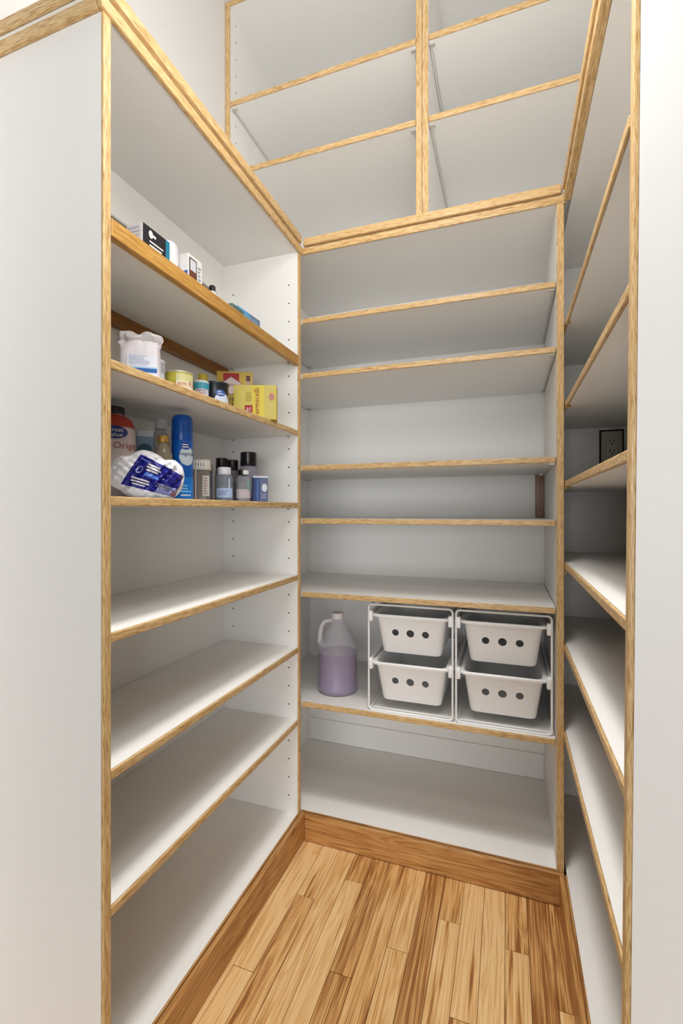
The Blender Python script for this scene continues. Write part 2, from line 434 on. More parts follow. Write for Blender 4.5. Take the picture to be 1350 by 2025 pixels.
# ---- upper cabinets above the back unit
def upper(xa, xb, label, hide_left):
    o = ((xa + xb) / 2, 1.78, 2.1355)
    U = thing('upper_cabinet', label, 'cabinet', o, group=None)
    z0, z1, tt = 2.1355, 3.10, 0.020
    MB().box(xa, xb, BB + 0.000, BB + 0.006, z0, z1).build('back_panel', WHITE, U, o)
    for a in (xa, xb - tt):
        e = MB().box(a, a + tt, BF, BB, z0, z1).build('side_panel', WHITE, U, o)
        MB().box(a + 0.0003, a + tt - 0.0003, BF - 0.006, BF, z0, z1, 0.002).build('edge_trim', trim('Z'), e, o)
    MB().box(xa + tt, xb - tt, BF + 0.030, BB, z0, z0 + 0.015).build('bottom_board', WHITE, U, o)
    e = MB().box(xa + tt, xb - tt, BF, BB, z1 - T, z1).build('top_board', WHITE, U, o)
    MB().box(xa + tt, xb - tt, BF - 0.006, BF, z1 - T, z1, 0.002).build('edge_trim', trim('X'), e, o)
    for z in (2.720, 2.454):
        e = MB().box(xa + tt + 0.001, xb - tt - 0.001, BF + 0.001, BB - 0.001, z - T, z).build('shelf', WHITE, U, o)
        MB().box(xa + tt + 0.001, xb - tt - 0.001, BF - 0.005, BF + 0.001, z - T - 0.001, z, 0.0025).build('edge_trim', trim('X'), e, o)
        for sx, xx in ((1, xa + tt + 0.002), (-1, xb - tt - 0.002)):
            zz = z - T - 0.006
            MB().tube([(xx + sx * .002, BF + 0.02, zz), (xx + sx * .007, BF + 0.035, zz), (xx + sx * .007, BB - 0.055, zz), (xx + sx * .002, BB - 0.04, zz)], 0.0013, 6).build('support_wire', METAL, e, o)
            MB().box(min(xx, xx + sx * 0.017), max(xx, xx + sx * 0.017), BF + 0.010, BF + 0.017, z - T - 0.006, z - T - 0.0005).build('shelf_clip', METAL, e, o)
    pts = []
    zz = 2.20
    while zz < 3.05:
        pts.append((xa + tt + 0.0006, BF + 0.035, zz)); zz += 0.0648
    holes(U, o, 'pin_holes', pts, 'X')
    return U
upper(-1.0105, -0.2632, 'open white upper cabinet with oak edges, left of the middle post', True)
upper(-0.2622, 0.4750, 'open white upper cabinet with oak edges, right of the middle post', False)

# ---- wall outlet on the far panel of the right unit
o = (0.3605, RE, 1.346)
OUT = thing('wall_outlet', 'white double power outlet behind the right-hand shelves', 'outlet', o)
PLATE = plain('outlet_plate', (196, 188, 176), 0.4)
MB().box(-0.040, 0.040, -0.0015, -0.0002, -0.006, 0.120).build('cutout_edge', plain('cutout_dark', (44, 36, 28), 0.9), OUT)
MB().box(-0.034, 0.034, -0.0065, -0.0017, 0.0, 0.114, 0.0015).build('cover_plate', PLATE, OUT)
f = MB().box(-0.0165, 0.0165, -0.0085, -0.0066, 0.024, 0.090, 0.0008).build('receptacle', plain('outlet_face', (206, 198, 186), 0.4), OUT)
BLK = plain('black_slot', (20, 18, 16), 0.8)
for zc in (0.0755, 0.0385):
    for dx in (-0.0065, 0.0065):
        MB().box(dx - 0.0012, dx + 0.0012, -0.0090, -0.0086, zc, zc + 0.009).build('slot', BLK, f)
    mb = MB()
    mb.poly([(0.0026 * math.cos(a), -0.0089, zc - 0.007 + 0.0026 * math.sin(a)) for a in [2 * math.pi * i / 12 for i in range(12)]])
    mb.build('ground_hole', BLK, f)
for zc in (0.012, 0.102):
    MB().lathe([(0.0001, 0.0), (0.003, 0.0), (0.003, 0.0006), (0.0001, 0.0008)], 10).build('screw', METAL, OUT)
    s = C.objects[-1]; s.rotation_euler = (R(90), 0, 0); s.location = (0, -0.0066, zc)

# ================================================================== drawer frames and bins on the back unit
PLAST = plain('white_plastic', (248, 248, 247), 0.32)
WIRE = plain('white_coated_wire', (246, 246, 244), 0.35)
ZS = 0.4855
def rect_path(x0, x1, z0, z1, y, r=0.012, n=4):
    p = []
    for cx, cz, a0 in ((x1 - r, z1 - r, 0), (x0 + r, z1 - r, 90), (x0 + r, z0 + r, 180), (x1 - r, z0 + r, 270)):
        for i in range(n + 1):
            a = R(a0 + 90 * i / n); p.append((cx + r * math.cos(a), y, cz + r * math.sin(a)))
    return p
def drawer_frame(xa, xb, yf, label):
    yb = yf + 0.42; h = 0.362
    cx = (xa + xb) / 2; o = (cx, (yf + yb) / 2, ZS)
    D = thing('drawer_frame', label, 'drawer frame', o, group='wire drawer frames')
    r = 0.0033
    x0, x1 = xa + r, xb - r
    MB().tube(rect_path(x0, x1, ZS + r, ZS + h, yf), r, 8, True).build('front_hoop', WIRE, D, o, True)
    MB().tube(rect_path(x0, x1, ZS + r, ZS + h, yb), r, 8, True).build('rear_hoop', WIRE, D, o, True)
    for x, z in ((x0, ZS + r), (x1, ZS + r), (x0, ZS + h - 0.004), (x1, ZS + h - 0.004)):
        s = 1 if x == x0 else -1
        MB().tube([(x + s * 0.0035, yf, z + 0.001), (x + s * 0.0035, yb, z + 0.001)], 0.0028, 8).build('side_wire', WIRE, D, o, True)
    MB().tube([(x0, yf + 0.016, ZS + r), (x1, yf + 0.016, ZS + r)], 0.0026, 8).build('cross_wire', WIRE, D, o, True)
    for z in (ZS + 0.330, ZS + 0.1665):
        for s, x in ((1, x0), (-1, x1)):
            xa_, xb_ = sorted((x + s * 0.002, x + s * 0.013))
            MB().box(xa_, xb_, yf - 0.002, yb, z - 0.012, z - 0.0085, 0.001).box(*sorted((x + s * 0.0005, x + s * 0.0045)), yf - 0.002, yb, z - 0.012, z + 0.008, 0.001).build('runner', WIRE, D, o)
            MB().box(*sorted((x - s * 0.001, x + s * 0.014)), yf - 0.006, yf + 0.020, z - 0.026, z + 0.010, 0.004, 3).build('runner_clip', PLAST, D, o, True)
    return x0, x1, yf

def rr(w, d, r, n=5):
    p = []
    for cx, cy, a0 in ((w - r, d - r, 0), (-w + r, d - r, 90), (-w + r, -d + r, 180), (w - r, -d + r, 270)):
        for i in range(n + 1):
            a = R(a0 + 90 * i / n); p.append((cx + r * math.cos(a), cy + r * math.sin(a)))
    return p
_bin = {}
def bin_mesh(W, D, H):
    if 'm' in _bin: return _bin['m']
    mb = MB(); rings = []
    wall = 0.0022
    spec = [(-0.020, 0.0045, 0.030), (-0.0165, 0.0, 0.032)]
    def ring(w, d, r, z): rings.append([mb.bm.verts.new((x, y, z)) for x, y in rr(w, d, r)])
    w1, d1 = W / 2 - 0.012, D / 2 - 0.008       # body at the top
    w0, d0 = w1 - 0.017, d1 - 0.022             # body at the bottom
    ring(w0 - 0.012, d0 - 0.012, 0.014, 0.0)
    ring(w0 - 0.003, d0 - 0.003, 0.020, 0.004)
    ring(w0, d0, 0.022, 0.013)
    ring(w1 - 0.001, d1 - 0.001, 0.024, H - 0.012)
    ring(w1, d1, 0.024, H - 0.0085)
    ring(W / 2 - 0.0015, D / 2 - 0.0005, 0.020, H - 0.0085)
    ring(W / 2, D / 2, 0.020, H - 0.006)
    ring(W / 2, D / 2, 0.020, H - 0.002)
    ring(W / 2 - 0.002, D / 2 - 0.002, 0.019, H)
    ring(w1 - wall + 0.001, d1 - wall + 0.001, 0.022, H)
    ring(w1 - wall, d1 - wall, 0.022, H - 0.003)
    ring(w0 - wall, d0 - wall, 0.020, 0.014)
    ring(w0 - wall - 0.008, d0 - wall - 0.008, 0.016, 0.005)
    n = len(rings[0])
    for p, q in zip(rings[:-1], rings[1:]):
        for i in range(n): mb.bm.faces.new((p[i], p[(i + 1) % n], q[(i + 1) % n], q[i]))
    mb.bm.faces.new(list(reversed(rings[0]))); mb.bm.faces.new(rings[-1])
    ob = mb.build('bin_source', PLAST)
    cut = MB()
    for dx, zc, r in ((-0.051, 0.076, 0.0116), (0, 0.076, 0.0130), (0.051, 0.076, 0.0116)):
        t = bmesh.new()
        bmesh.ops.create_cone(t, cap_ends=True, segments=24, radius1=r, radius2=r, depth=0.08, matrix=Matrix.Translation((dx, -d1 + 0.01, zc)) @ Matrix.Rotation(R(90), 4, 'X'))
        cut.merge(t)
    cu = cut.build('cutter', PLAST)
    md = ob.modifiers.new('b', 'BOOLEAN'); md.operation = 'DIFFERENCE'; md.object = cu; md.solver = 'EXACT'
    dg = bpy.context.evaluated_depsgraph_get(); dg.update()
    me = bpy.data.meshes.new_from_object(ob.evaluated_get(dg)); me.name = 'storage_bin'
    bpy.data.objects.remove(ob, do_unlink=True); bpy.data.objects.remove(cu, do_unlink=True)
    me.polygons.foreach_set('use_smooth', [True] * len(me.polygons))
    try: me.set_sharp_from_angle(angle=R(35))
    except Exception: pass
    _bin['m'] = me
    return me
def storage_bin(cx, yf, z_rim, label):
    W, D, H = 0.262, 0.395, 0.138
    b = bpy.data.objects.new('storage_bin', bin_mesh(W, D, H)); C.objects.link(b)
    b.location = (cx, yf + D / 2, z_rim - H)
    return tag(b, label, 'storage bin', 'white storage bins in wire frames')
for xa, xb, yf, side in ((-0.4525, -0.164, 1.545, 'beside the jug'), (-0.1595, 0.1300, 1.545, 'next to the right post')):
    drawer_frame(xa, xb, yf, 'white wire drawer frame with two bins, ' + side)
    cx = (xa + xb) / 2
    storage_bin(cx, yf - 0.004, ZS + 0.330, 'upper white plastic bin with three holes, in the frame ' + side)
    storage_bin(cx, yf - 0.006, ZS + 0.1665, 'lower white plastic bin with three holes, in the frame ' + side)

# ================================================================== jug with purple liquid
def milky(name, rgb, alpha, rough=0.35):
    m = plain(name, rgb, rough)
    nt = m.node_tree; b = nt.nodes['Principled BSDF']; out = nt.nodes['Material Output']
    t = nt.nodes.new('ShaderNodeBsdfTransparent'); mx = nt.nodes.new('ShaderNodeMixShader')
    t.inputs[0].default_value = (0.97, 0.96, 0.98, 1)
    mx.inputs[0].default_value = alpha
    nt.links.new(t.outputs[0], mx.inputs[1]); nt.links.new(b.outputs[0], mx.inputs[2])
    nt.links.new(mx.outputs[0], out.inputs[0])
    return m
JUG = milky('milky_plastic', (240, 236, 240), 0.30)
LIQ = plain('purple_liquid', (106, 54, 132), 0.22)
J = thing('jug', 'translucent gallon jug half full of purple liquid, on a lower shelf', 'jug', (-0.609, 1.672, ZS + 0.0005), R(12))
prof = [(0.062, 0.0), (0.070, 0.002), (0.0755, 0.010), (0.0765, 0.022), (0.0735, 0.030), (0.0735, 0.140), (0.0765, 0.148), (0.0765, 0.158), (0.0745, 0.164),
        (0.0725, 0.174), (0.066, 0.191), (0.0545, 0.213), (0.0415, 0.236), (0.0295, 0.257), (0.0235, 0.267), (0.0205, 0.273), (0.0205, 0.279)]
MB().lathe(prof, 40, caps=False).poly([(0.062 * math.cos(2 * math.pi * i / 40), 0.062 * math.sin(2 * math.pi * i / 40), 0) for i in range(40)]).build('bottle', JUG, J, None, True, 1e-5)
liq = [(0.0001, 0.004), (0.066, 0.0045), (0.0735, 0.011), (0.0745, 0.022), (0.0715, 0.031), (0.0715, 0.138), (0.0715, 0.146), (0.0001, 0.146)]
MB().lathe(liq, 40, caps=False).build('liquid', LIQ, J, None, True, 1e-5)
MB().tube([(-0.018, 0.0, 0.262), (-0.034, -0.010, 0.266), (-0.049, -0.014, 0.262), (-0.059, -0.014, 0.248), (-0.064, -0.014, 0.228), (-0.066, -0.012, 0.208), (-0.067, -0.008, 0.188), (-0.062, -0.002, 0.174)],
          [0.009, 0.0085, 0.0085, 0.0085, 0.009, 0.0095, 0.012, 0.012], 14).build('handle', milky('milky_handle', (236, 232, 234), 0.75), J, None, True)
MB().lathe([(0.0001, 0.272), (0.0225, 0.272), (0.0232, 0.274), (0.0232, 0.292), (0.0215, 0.2945), (0.0001, 0.2955)], 40, caps=False).build('cap', plain('jug_cap', (232, 226, 226), 0.45), J, None, True)

# ================================================================== groceries: helpers
WH = plain('label_white', (232, 230, 228), 0.5)
BLACK = plain('black_plastic', (24, 22, 24), 0.35)
NAVY = plain('label_navy', (28, 44, 110), 0.4)
REDP = plain('label_red', (176, 26, 30), 0.45)
INK = plain('ink_dark', (40, 34, 34), 0.6)
GREYINK = plain('ink_grey', (140, 140, 150), 0.6)
def canister(name, label, cat, x, y, z, rz, prof, mat, group=None, part='body', seg=32, sq=None):
    t = thing(name, label, cat, (x, y, z + 0.0004), R(rz), group)
    MB().lathe(prof, seg, caps=False, sq=sq).build(part, mat, t, None, True, 1e-6)
    return t
def can_prof(r, h):
    return [(0.0001, 0.0006), (r - 0.003, 0.0006), (r - 0.0012, 0.0), (r, 0.0012), (r, 0.004), (r - 0.0014, 0.006), (r - 0.0014, h - 0.006), (r, h - 0.004), (r, h - 0.0008), (r - 0.001, h), (r - 0.003, h - 0.0006), (r - 0.0035, h - 0.003), (0.0001, h - 0.003)]
def bars(parent, fn, x0, x1, z0, z1, n, mat, name='small_print', seed=1):
    rnd = random.Random(seed); mb = MB(); d = (z1 - z0) / n
    for i in range(n):
        za = z0 + i * d + d * 0.3; xe = x0 + (x1 - x0) * rnd.uniform(0.6, 1.0)
        mb.poly([fn(x0, za), fn((x0 + xe) / 2, za), fn(xe, za), fn(xe, za + d * 0.42), fn((x0 + xe) / 2, za + d * 0.42), fn(x0, za + d * 0.42)])
    return mb.build(name, mat, parent)
def carton(name, label, x, y, z, rz, w, d, h, mat, cat='box', group=None, tilt=None):
    t = thing(name, label, cat, (x, y, z + 0.0004), R(rz), group)
    if tilt: t.rotation_euler = (tilt[0], tilt[1], R(rz))
    MB().box(-w / 2, w / 2, -d / 2, d / 2, 0, h, 0.0012, 1).build('carton', mat, t)
    return t

# ---- top shelf of the left unit
Z1 = 1.7147
t = carton('small_box', 'black and white carton with a teal end band on the top left shelf', -0.803, 0.892, Z1, 0, 0.046, 0.090, 0.111, WH)
fr = on_right(0.023)
patch(t, 'black_panel', fr, -0.0445, 0.031, 0.001, 0.110, plain('carton_black', (30, 26, 32), 0.5), 1)
patch(t, 'teal_band', fr, 0.031, 0.0445, 0.001, 0.110, plain('carton_teal', (18, 128, 158), 0.5), 1)
f2 = on_right(0.023, lift=0.0012)
bars(t, f2, -0.024, 0.030, 0.046, 0.082, 4, WH, 'lettering', 3)
bars(t, f2, -0.024, 0.006, 0.086, 0.101, 1, WH, 'lettering', 4)
oval(t, 'round_logo', on_right(0.023, -0.020, 0.094, 0.0016), 0.007, 0.009, WH)
bars(t, on_front(-0.045), -0.018, 0.018, 0.06, 0.105, 5, plain('ink_lilac', (196, 186, 210), 0.6), 'small_print', 5)

t = canister('white_bottle', 'rounded white plastic bottle between two cartons on the top left shelf', 'bottle', -0.812, 0.972, Z1, 40,
             [(0.0001, 0), (0.022, 0), (0.024, 0.002), (0.024, 0.105), (0.0235, 0.118), (0.021, 0.127), (0.016, 0.134), (0.010, 0.138), (0.0001, 0.139)], plain('glossy_white', (226, 224, 230), 0.35))
patch(t, 'label_band', on_cyl(0.024), -0.03, 0.03, 0.03, 0.09, WH)

t = carton('small_box', 'white carton with a brown picture panel on the top left shelf', -0.786, 1.026, Z1, 0, 0.030, 0.058, 0.117, WH)
fr = on_right(0.015)
patch(t, 'picture_frame', fr, -0.026, 0.005, 0.03, 0.108, plain('frame_dark', (62, 54, 50), 0.5), 1)
patch(t, 'picture_top', on_right(0.015, lift=0.0012), -0.023, 0.001, 0.076, 0.104, plain('pale_blue', (214, 216, 224), 0.5), 1)
patch(t, 'picture_food', on_right(0.015, lift=0.0012), -0.025, 0.001, 0.032, 0.076, plain('food_brown', (112, 62, 44), 0.6), 1)
bars(t, fr, 0.010, 0.024, 0.04, 0.10, 6, GREYINK, 'small_print', 6)
patch(t, 'blue_corner', on_front(-0.029), -0.013, 0.013, 0.045, 0.072, plain('carton_blue', (44, 92, 172), 0.5), 1)

t = thing('baking_tray', 'grey metal baking tray standing on edge behind the top left cartons', 'tray', (-0.90, 0.99, Z1 + 0.0005))
TRAY = plain('tray_grey', (168, 164, 156), 0.4, 0.35)
MB().box(-0.018, -0.014, -0.30, 0.30, 0.002, 0.160).build('tray_base', TRAY, t)
for y0, y1, z0, z1 in ((-0.30, 0.30, 0.0, 0.004), (-0.30, 0.30, 0.156, 0.160), (-0.30, -0.296, 0.004, 0.156), (0.296, 0.30, 0.004, 0.156)):
    MB().box(-0.014, 0.012, y0, y1, z0, z1).build('tray_wall', TRAY, t)
MB().tube([(0.012, y, z) for y, z in ((-0.298, 0.004), (0.298, 0.004), (0.298, 0.158), (-0.298, 0.158))], 0.0038, 8, True).build('rolled_rim', plain('rim_pale', (206, 204, 198), 0.35, 0.3), t, None, True)

t = canister('small_bottle', 'little white bottle with a black tip near the blue carton, top left shelf', 'bottle', -0.806, 1.150, Z1, 36,
             [(0.0001, 0), (0.017, 0), (0.019, 0.002), (0.019, 0.066), (0.016, 0.078), (0.0095, 0.086), (0.0085, 0.090), (0.0001, 0.090)], plain('tube_white', (222, 220, 220), 0.4))
MB().lathe([(0.0001, 0.088), (0.0095, 0.088), (0.0095, 0.102), (0.007, 0.105), (0.0001, 0.105)], 20, caps=False).build('cap', BLACK, t, None, True)

t = carton('small_box', 'flat light blue carton at the far end of the top left shelf', -0.781, 1.262, Z1, -2, 0.064, 0.124, 0.062, plain('carton_sky', (92, 168, 218), 0.45))
patch(t, 'dark_end', on_front(-0.062), -0.030, 0.030, 0.002, 0.060, plain('carton_darkend', (44, 70, 96), 0.5), 1)
patch(t, 'steel_band', on_right(0.032), 0.0, 0.060, 0.002, 0.060, plain('carton_steel', (112, 132, 158), 0.5), 1)
bars(t, on_right(0.032, lift=0.0012), -0.05, 0.05, 0.036, 0.050, 2, plain('carton_pale', (140, 196, 230), 0.5), 'small_print', 8)
t = carton('small_box', 'thin dark green packet lying before the light blue carton', -0.745, 1.160, Z1, 2, 0.040, 0.064, 0.036, plain('packet_green', (92, 116, 108), 0.5))
patch(t, 'pale_top', lambda x, z: (x, z, 0.0366), -0.016, 0.016, -0.028, 0.028, plain('packet_pale', (170, 184, 176), 0.5), 1)

# ---- second shelf of the left unit
Z2 = 1.452
def rag(root, name, w, d, levels, mat, jit, seed, n=40):
    rnd = random.Random(seed); mb = MB(); rings = []
    ph = [rnd.uniform(0, 6.28) for _ in range(6)]
    for z, kw, kd, j in levels:
        ring = []
        for i in range(n):
            a = 2 * math.pi * i / n
            k = 1.0 / ((abs(math.cos(a)) ** 5 + abs(math.sin(a)) ** 5) ** 0.2)
            q = 1 + j * (0.5 * math.sin(5 * a + ph[0] + z * 60) + 0.35 * math.sin(9 * a + ph[1] - z * 40) + 0.4 * math.sin(14 * a + ph[2])) + j * jit * rnd.uniform(-1, 1)
            ring.append(mb.bm.verts.new((w * kw * k * q * math.cos(a), d * kd * k * q * math.sin(a), z + j * 0.03 * math.sin(4 * a + ph[3]))))
        rings.append(ring)
    for p, q in zip(rings[:-1], rings[1:]):
        for i in range(n): mb.bm.faces.new((p[i], p[(i + 1) % n], q[(i + 1) % n], q[i]))
    mb.bm.faces.new(list(reversed(rings[0])))
    return mb.build(name, mat, root, None, True)
t = thing('sugar_bag', 'crumpled open white bag with a blue band on the second left shelf', 'bag', (-0.784, 0.846, Z2 + 0.0008), R(34))
t.scale = (0.9, 0.9, 0.86)
PAPER = plain('bag_paper', (226, 220, 224), 0.55)
rag(t, 'bag', 0.046, 0.032, [(0.0, 0.92, 0.9, 0), (0.004, 1, 1, 0.0), (0.03, 1.0, 1.0, 0.006), (0.06, 1.0, 1.0, 0.012), (0.078, 0.98, 0.95, 0.03), (0.090, 0.93, 0.82, 0.06), (0.100, 0.95, 0.7, 0.10),
                              (0.109, 1.00, 0.62, 0.13), (0.116, 1.02, 0.52, 0.15), (0.122, 0.86, 0.36, 0.18), (0.124, 0.55, 0.16, 0.2)], PAPER, 0.5, 11, 48)
rag(t, 'folded_top', 0.040, 0.020, [(0.104, 0.8, 0.5, 0.05), (0.112, 1.1, 0.9, 0.12), (0.121, 1.22, 1.15, 0.16), (0.129, 1.12, 1.0, 0.20), (0.134, 0.7, 0.5, 0.22), (0.132, 0.25, 0.2, 0.1)], plain('bag_wrinkle', (206, 200, 200), 0.6), 0.6, 5, 48)
fb = on_front(-0.0335)
patch(t, 'white_panel', fb, -0.026, 0.043, 0.004, 0.072, plain('panel_bluewhite', (228, 230, 240), 0.45), 1)
fb2 = on_front(-0.0335, lift=0.0014)
patch(t, 'blue_band', fb2, -0.026, 0.043, 0.026, 0.0365, plain('band_blue', (44, 96, 164), 0.45), 1)
patch(t, 'pale_band', fb2, -0.026, 0.043, 0.0365, 0.040, plain('band_pale', (160, 206, 236), 0.45), 1)
bars(t, fb2, -0.022, 0.034, 0.044, 0.070, 6, plain('ink_pale', (190, 196, 220), 0.6), 'small_print', 12)

t = thing('snack_packet', 'striped red and grey packet behind the post on the second left shelf', 'packet', (-0.868, 0.775, Z2 + 0.0008), R(48))
rag(t, 'packet', 0.036, 0.018, [(0.0, 0.9, 0.8, 0), (0.005, 1, 1, 0.01), (0.05, 1.05, 1.1, 0.03), (0.09, 1.0, 0.9, 0.05), (0.125, 0.95, 0.5, 0.08), (0.14, 0.9, 0.12, 0.08)], plain('packet_tan', (188, 160, 146), 0.5), 0.3, 21)
for k in range(5):
    poly_on(t, 'dark_stripe', on_front(-0.0225), [(-0.026, 0.03 + k * 0.018), (0.026, 0.040 + k * 0.018), (0.026, 0.046 + k * 0.018), (-0.026, 0.036 + k * 0.018)], plain('stripe_dark', (86, 70, 72), 0.5) if k % 2 else plain('stripe_red', (160, 70, 62), 0.5))

t = canister('small_can', 'small white can with a navy oval beside the crumpled bag', 'can', -0.834, 0.945, Z2, 41, can_prof(0.0265, 0.092), plain('can_white', (220, 222, 230), 0.4), 'cans on the second left shelf')
patch(t, 'grey_band', on_cyl(0.0265), -0.04, 0.04, 0.062, 0.084, plain('can_grey', (176, 178, 186), 0.4))
oval(t, 'oval_logo', on_cyl(0.0265, 0.006, 0.055, 0.0010), 0.011, 0.010, plain('oval_navy', (44, 58, 104), 0.4))
bars(t, on_cyl(0.0265, 0.006, 0.0, 0.0016), -0.006, 0.006, 0.050, 0.060, 2, WH, 'lettering', 9)
bars(t, on_cyl(0.0265), -0.008, 0.024, 0.02, 0.040, 3, GREYINK, 'small_print', 10)

t = canister('pie_filling_can', 'squat yellow can with orange lettering on the second left shelf', 'can', -0.806, 1.005, Z2, 39, can_prof(0.0355, 0.072), plain('can_yellow', (206, 196, 76), 0.35), 'cans on the second left shelf')
MB().lathe([(0.0330, 0.0695), (0.0362, 0.0695), (0.0362, 0.0728), (0.0330, 0.0728)], 32, caps=False).build('rim', METAL, t, None, True)
patch(t, 'pale_panel', on_cyl(0.0355), -0.008, 0.042, 0.010, 0.066, plain('can_paleyellow', (218, 212, 148), 0.4))
patch(t, 'white_panel', on_cyl(0.0355, lift=0.001), -0.008, 0.042, 0.016, 0.048, plain('can_cream', (232, 224, 196), 0.4))
word(t, 'Lem Pie', 0.018, on_cyl(0.0355, 0.016, 0.040, 0.0016), plain('ink_orange', (206, 110, 50), 0.5))

t = canister('teal_can', 'small teal and white can in front of the yellow-capped bottle', 'can', -0.803, 1.094, Z2, 36, can_prof(0.0215, 0.075), plain('can_pale', (206, 214, 222), 0.35), 'cans on the second left shelf')
patch(t, 'teal_band', on_cyl(0.0215), -0.045, 0.045, 0.052, 0.068, plain('band_teal', (64, 150, 172), 0.4), 12)
bars(t, on_cyl(0.0215), -0.016, 0.018, 0.030, 0.050, 3, plain('ink_rose', (190, 140, 150), 0.5), 'small_print', 14)

t = canister('extract_bottle', 'small black bottle with a yellow cap behind the teal can', 'bottle', -0.865, 1.186, Z2, 36,
             [(0.0001, 0), (0.016, 0), (0.0175, 0.002), (0.0175, 0.088), (0.014, 0.098), (0.0115, 0.102), (0.0115, 0.106), (0.0001, 0.106)], BLACK)
MB().lathe([(0.0001, 0.104), (0.0138, 0.104), (0.0142, 0.106), (0.0142, 0.124), (0.013, 0.1258), (0.0001, 0.126)], 24, caps=False).build('cap', plain('cap_yellow', (196, 172, 56), 0.45), t, None, True)
patch(t, 'label_band', on_cyl(0.0175), -0.02, 0.02, 0.03, 0.07, WH)

t = canister('black_can', 'black can with a blue oval and white lower label on the second left shelf', 'can', -0.800, 1.160, Z2, 35, can_prof(0.0365, 0.084), plain('can_black', (34, 38, 44), 0.3), 'cans on the second left shelf')
MB().lathe([(0.0340, 0.0815), (0.0372, 0.0815), (0.0372, 0.0848), (0.0340, 0.0848)], 32, caps=False).build('rim', plain('rim_dark', (70, 74, 82), 0.3, 0.8), t, None, True)
oval(t, 'white_label', on_cyl(0.0365, 0.018, 0.024, 0.0008), 0.025, 0.030, plain('label_bluewhite', (214, 222, 236), 0.4))
oval(t, 'oval_logo', on_cyl(0.0365, 0.012, 0.052, 0.0016), 0.014, 0.0095, plain('oval_blue', (58, 96, 170), 0.4))
bars(t, on_cyl(0.0365, 0.012, 0.0, 0.0022), -0.008, 0.008, 0.046, 0.058, 2, WH, 'lettering', 15)

t = carton('fish_fry_box', 'yellow carton with a red panel and white diamond reading LOUISIANA', -0.858, 1.352, Z2, 30, 0.116, 0.036, 0.176, plain('carton_yellow', (214, 182, 70), 0.45))
ff = on_front(-0.018); f2 = on_front(-0.018, lift=0.0012); f3 = on_front(-0.018, lift=0.0018); f4 = on_front(-0.018, lift=0.0024)
patch(t, 'pale_side', ff, -0.0575, -0.038, 0.001, 0.174, plain('carton_gold', (206, 168, 52), 0.45), 1)
patch(t, 'red_panel', f2, -0.037, 0.014, 0.118, 0.170, REDP, 1)
poly_on(t, 'diamond_edge', f2, [(-0.012, 0.096), (0.032, 0.131), (-0.012, 0.160), (-0.05, 0.131)], plain('diamond_edge', (90, 50, 44), 0.5))
poly_on(t, 'white_diamond', f3, [(-0.012, 0.0985), (0.029, 0.131), (-0.012, 0.158), (-0.049, 0.131)], plain('diamond_white', (230, 212, 212), 0.5))
word(t, 'LOUISIANA', 0.0125, lambda x, z: f4(x - 0.011, z + 0.130), plain('ink_maroon', (130, 40, 60), 0.5))
word(t, 'FISH', 0.024, lambda x, z: f2(x - 0.028, z + 0.060), INK)
word(t, 'FRY', 0.020, lambda x, z: f2(x - 0.002, z + 0.083), INK)
patch(t, 'picture', f2, 0.036, 0.052, 0.118, 0.165, plain('picture_beige', (196, 170, 140), 0.5), 1)
patch(t, 'picture_top', f3, 0.037, 0.050, 0.146, 0.164, plain('picture_brown', (104, 52, 40), 0.5), 1)

t = carton('vermicelli_box', 'yellow pasta carton with red upright lettering vermicelli on the second left shelf', -0.748, 1.298, Z2, 22, 0.132, 0.045, 0.107, plain('pasta_yellow', (220, 198, 70), 0.4))
ff = on_front(-0.0225); f2 = on_front(-0.0225, lift=0.0012); f3 = on_front(-0.0225, lift=0.0018)
patch(t, 'pale_panel', ff, -0.063, -0.008, 0.001, 0.106, plain('pasta_pale', (206, 190, 92), 0.4), 1)
patch(t, 'red_square', f2, -0.031, -0.007, 0.018, 0.044, plain('square_red', (160, 34, 38), 0.45), 1)
word(t, 'at', 0.022, lambda x, z: f3(x - 0.019, z + 0.0325), plain('ink_pink', (236, 206, 206), 0.5))
word(t, 'vermicelli', 0.0240, lambda x, z: f2(x + 0.0065, z + 0.052), plain('ink_brown', (150, 70, 30), 0.5), rot=R(90))
bars(t, f2, -0.028, -0.008, 0.055, 0.085, 5, plain('ink_ochre', (176, 140, 50), 0.5), 'small_print', 17)
patch(t, 'window_panel', f2, 0.030, 0.0625, 0.004, 0.105, plain('pasta_window', (204, 186, 100), 0.3), 1)
oval(t, 'round_seal', lambda x, z: f3(x + 0.052, z + 0.070), 0.009, 0.012, plain('seal_mauve', (186, 128, 110), 0.5))

# ---- third shelf of the left unit
Z3 = 1.196
t = canister('creamer_bottle', 'big white creamer bottle with red shoulder and black cap', 'bottle', -0.882, 0.860, Z3, 45,
             [(0.0001, 0), (0.045, 0), (0.049, 0.003), (0.050, 0.010), (0.050, 0.158), (0.048, 0.171), (0.043, 0.183), (0.034, 0.192), (0.027, 0.196), (0.0255, 0.199), (0.0001, 0.199)], plain('creamer_white', (214, 200, 198), 0.35), sq=3.0)
def on_sq(r, cx, cz, lift=0.001, p=3.0):
    def f(x, z):
        a = (cx + x) / r - math.pi / 2
        k = (r + lift) / ((abs(math.cos(a)) ** p + abs(math.sin(a)) ** p) ** (1 / p))
        return (k * math.cos(a), k * math.sin(a), cz + z)
    return f
MB().lathe([(0.0497, 0.1655), (0.0489, 0.1705), (0.0437, 0.1835), (0.0347, 0.1928), (0.0277, 0.1968)], 32, caps=False, sq=3.0).build('red_shoulder', plain('shoulder_red', (170, 54, 34), 0.4), t, None, True)
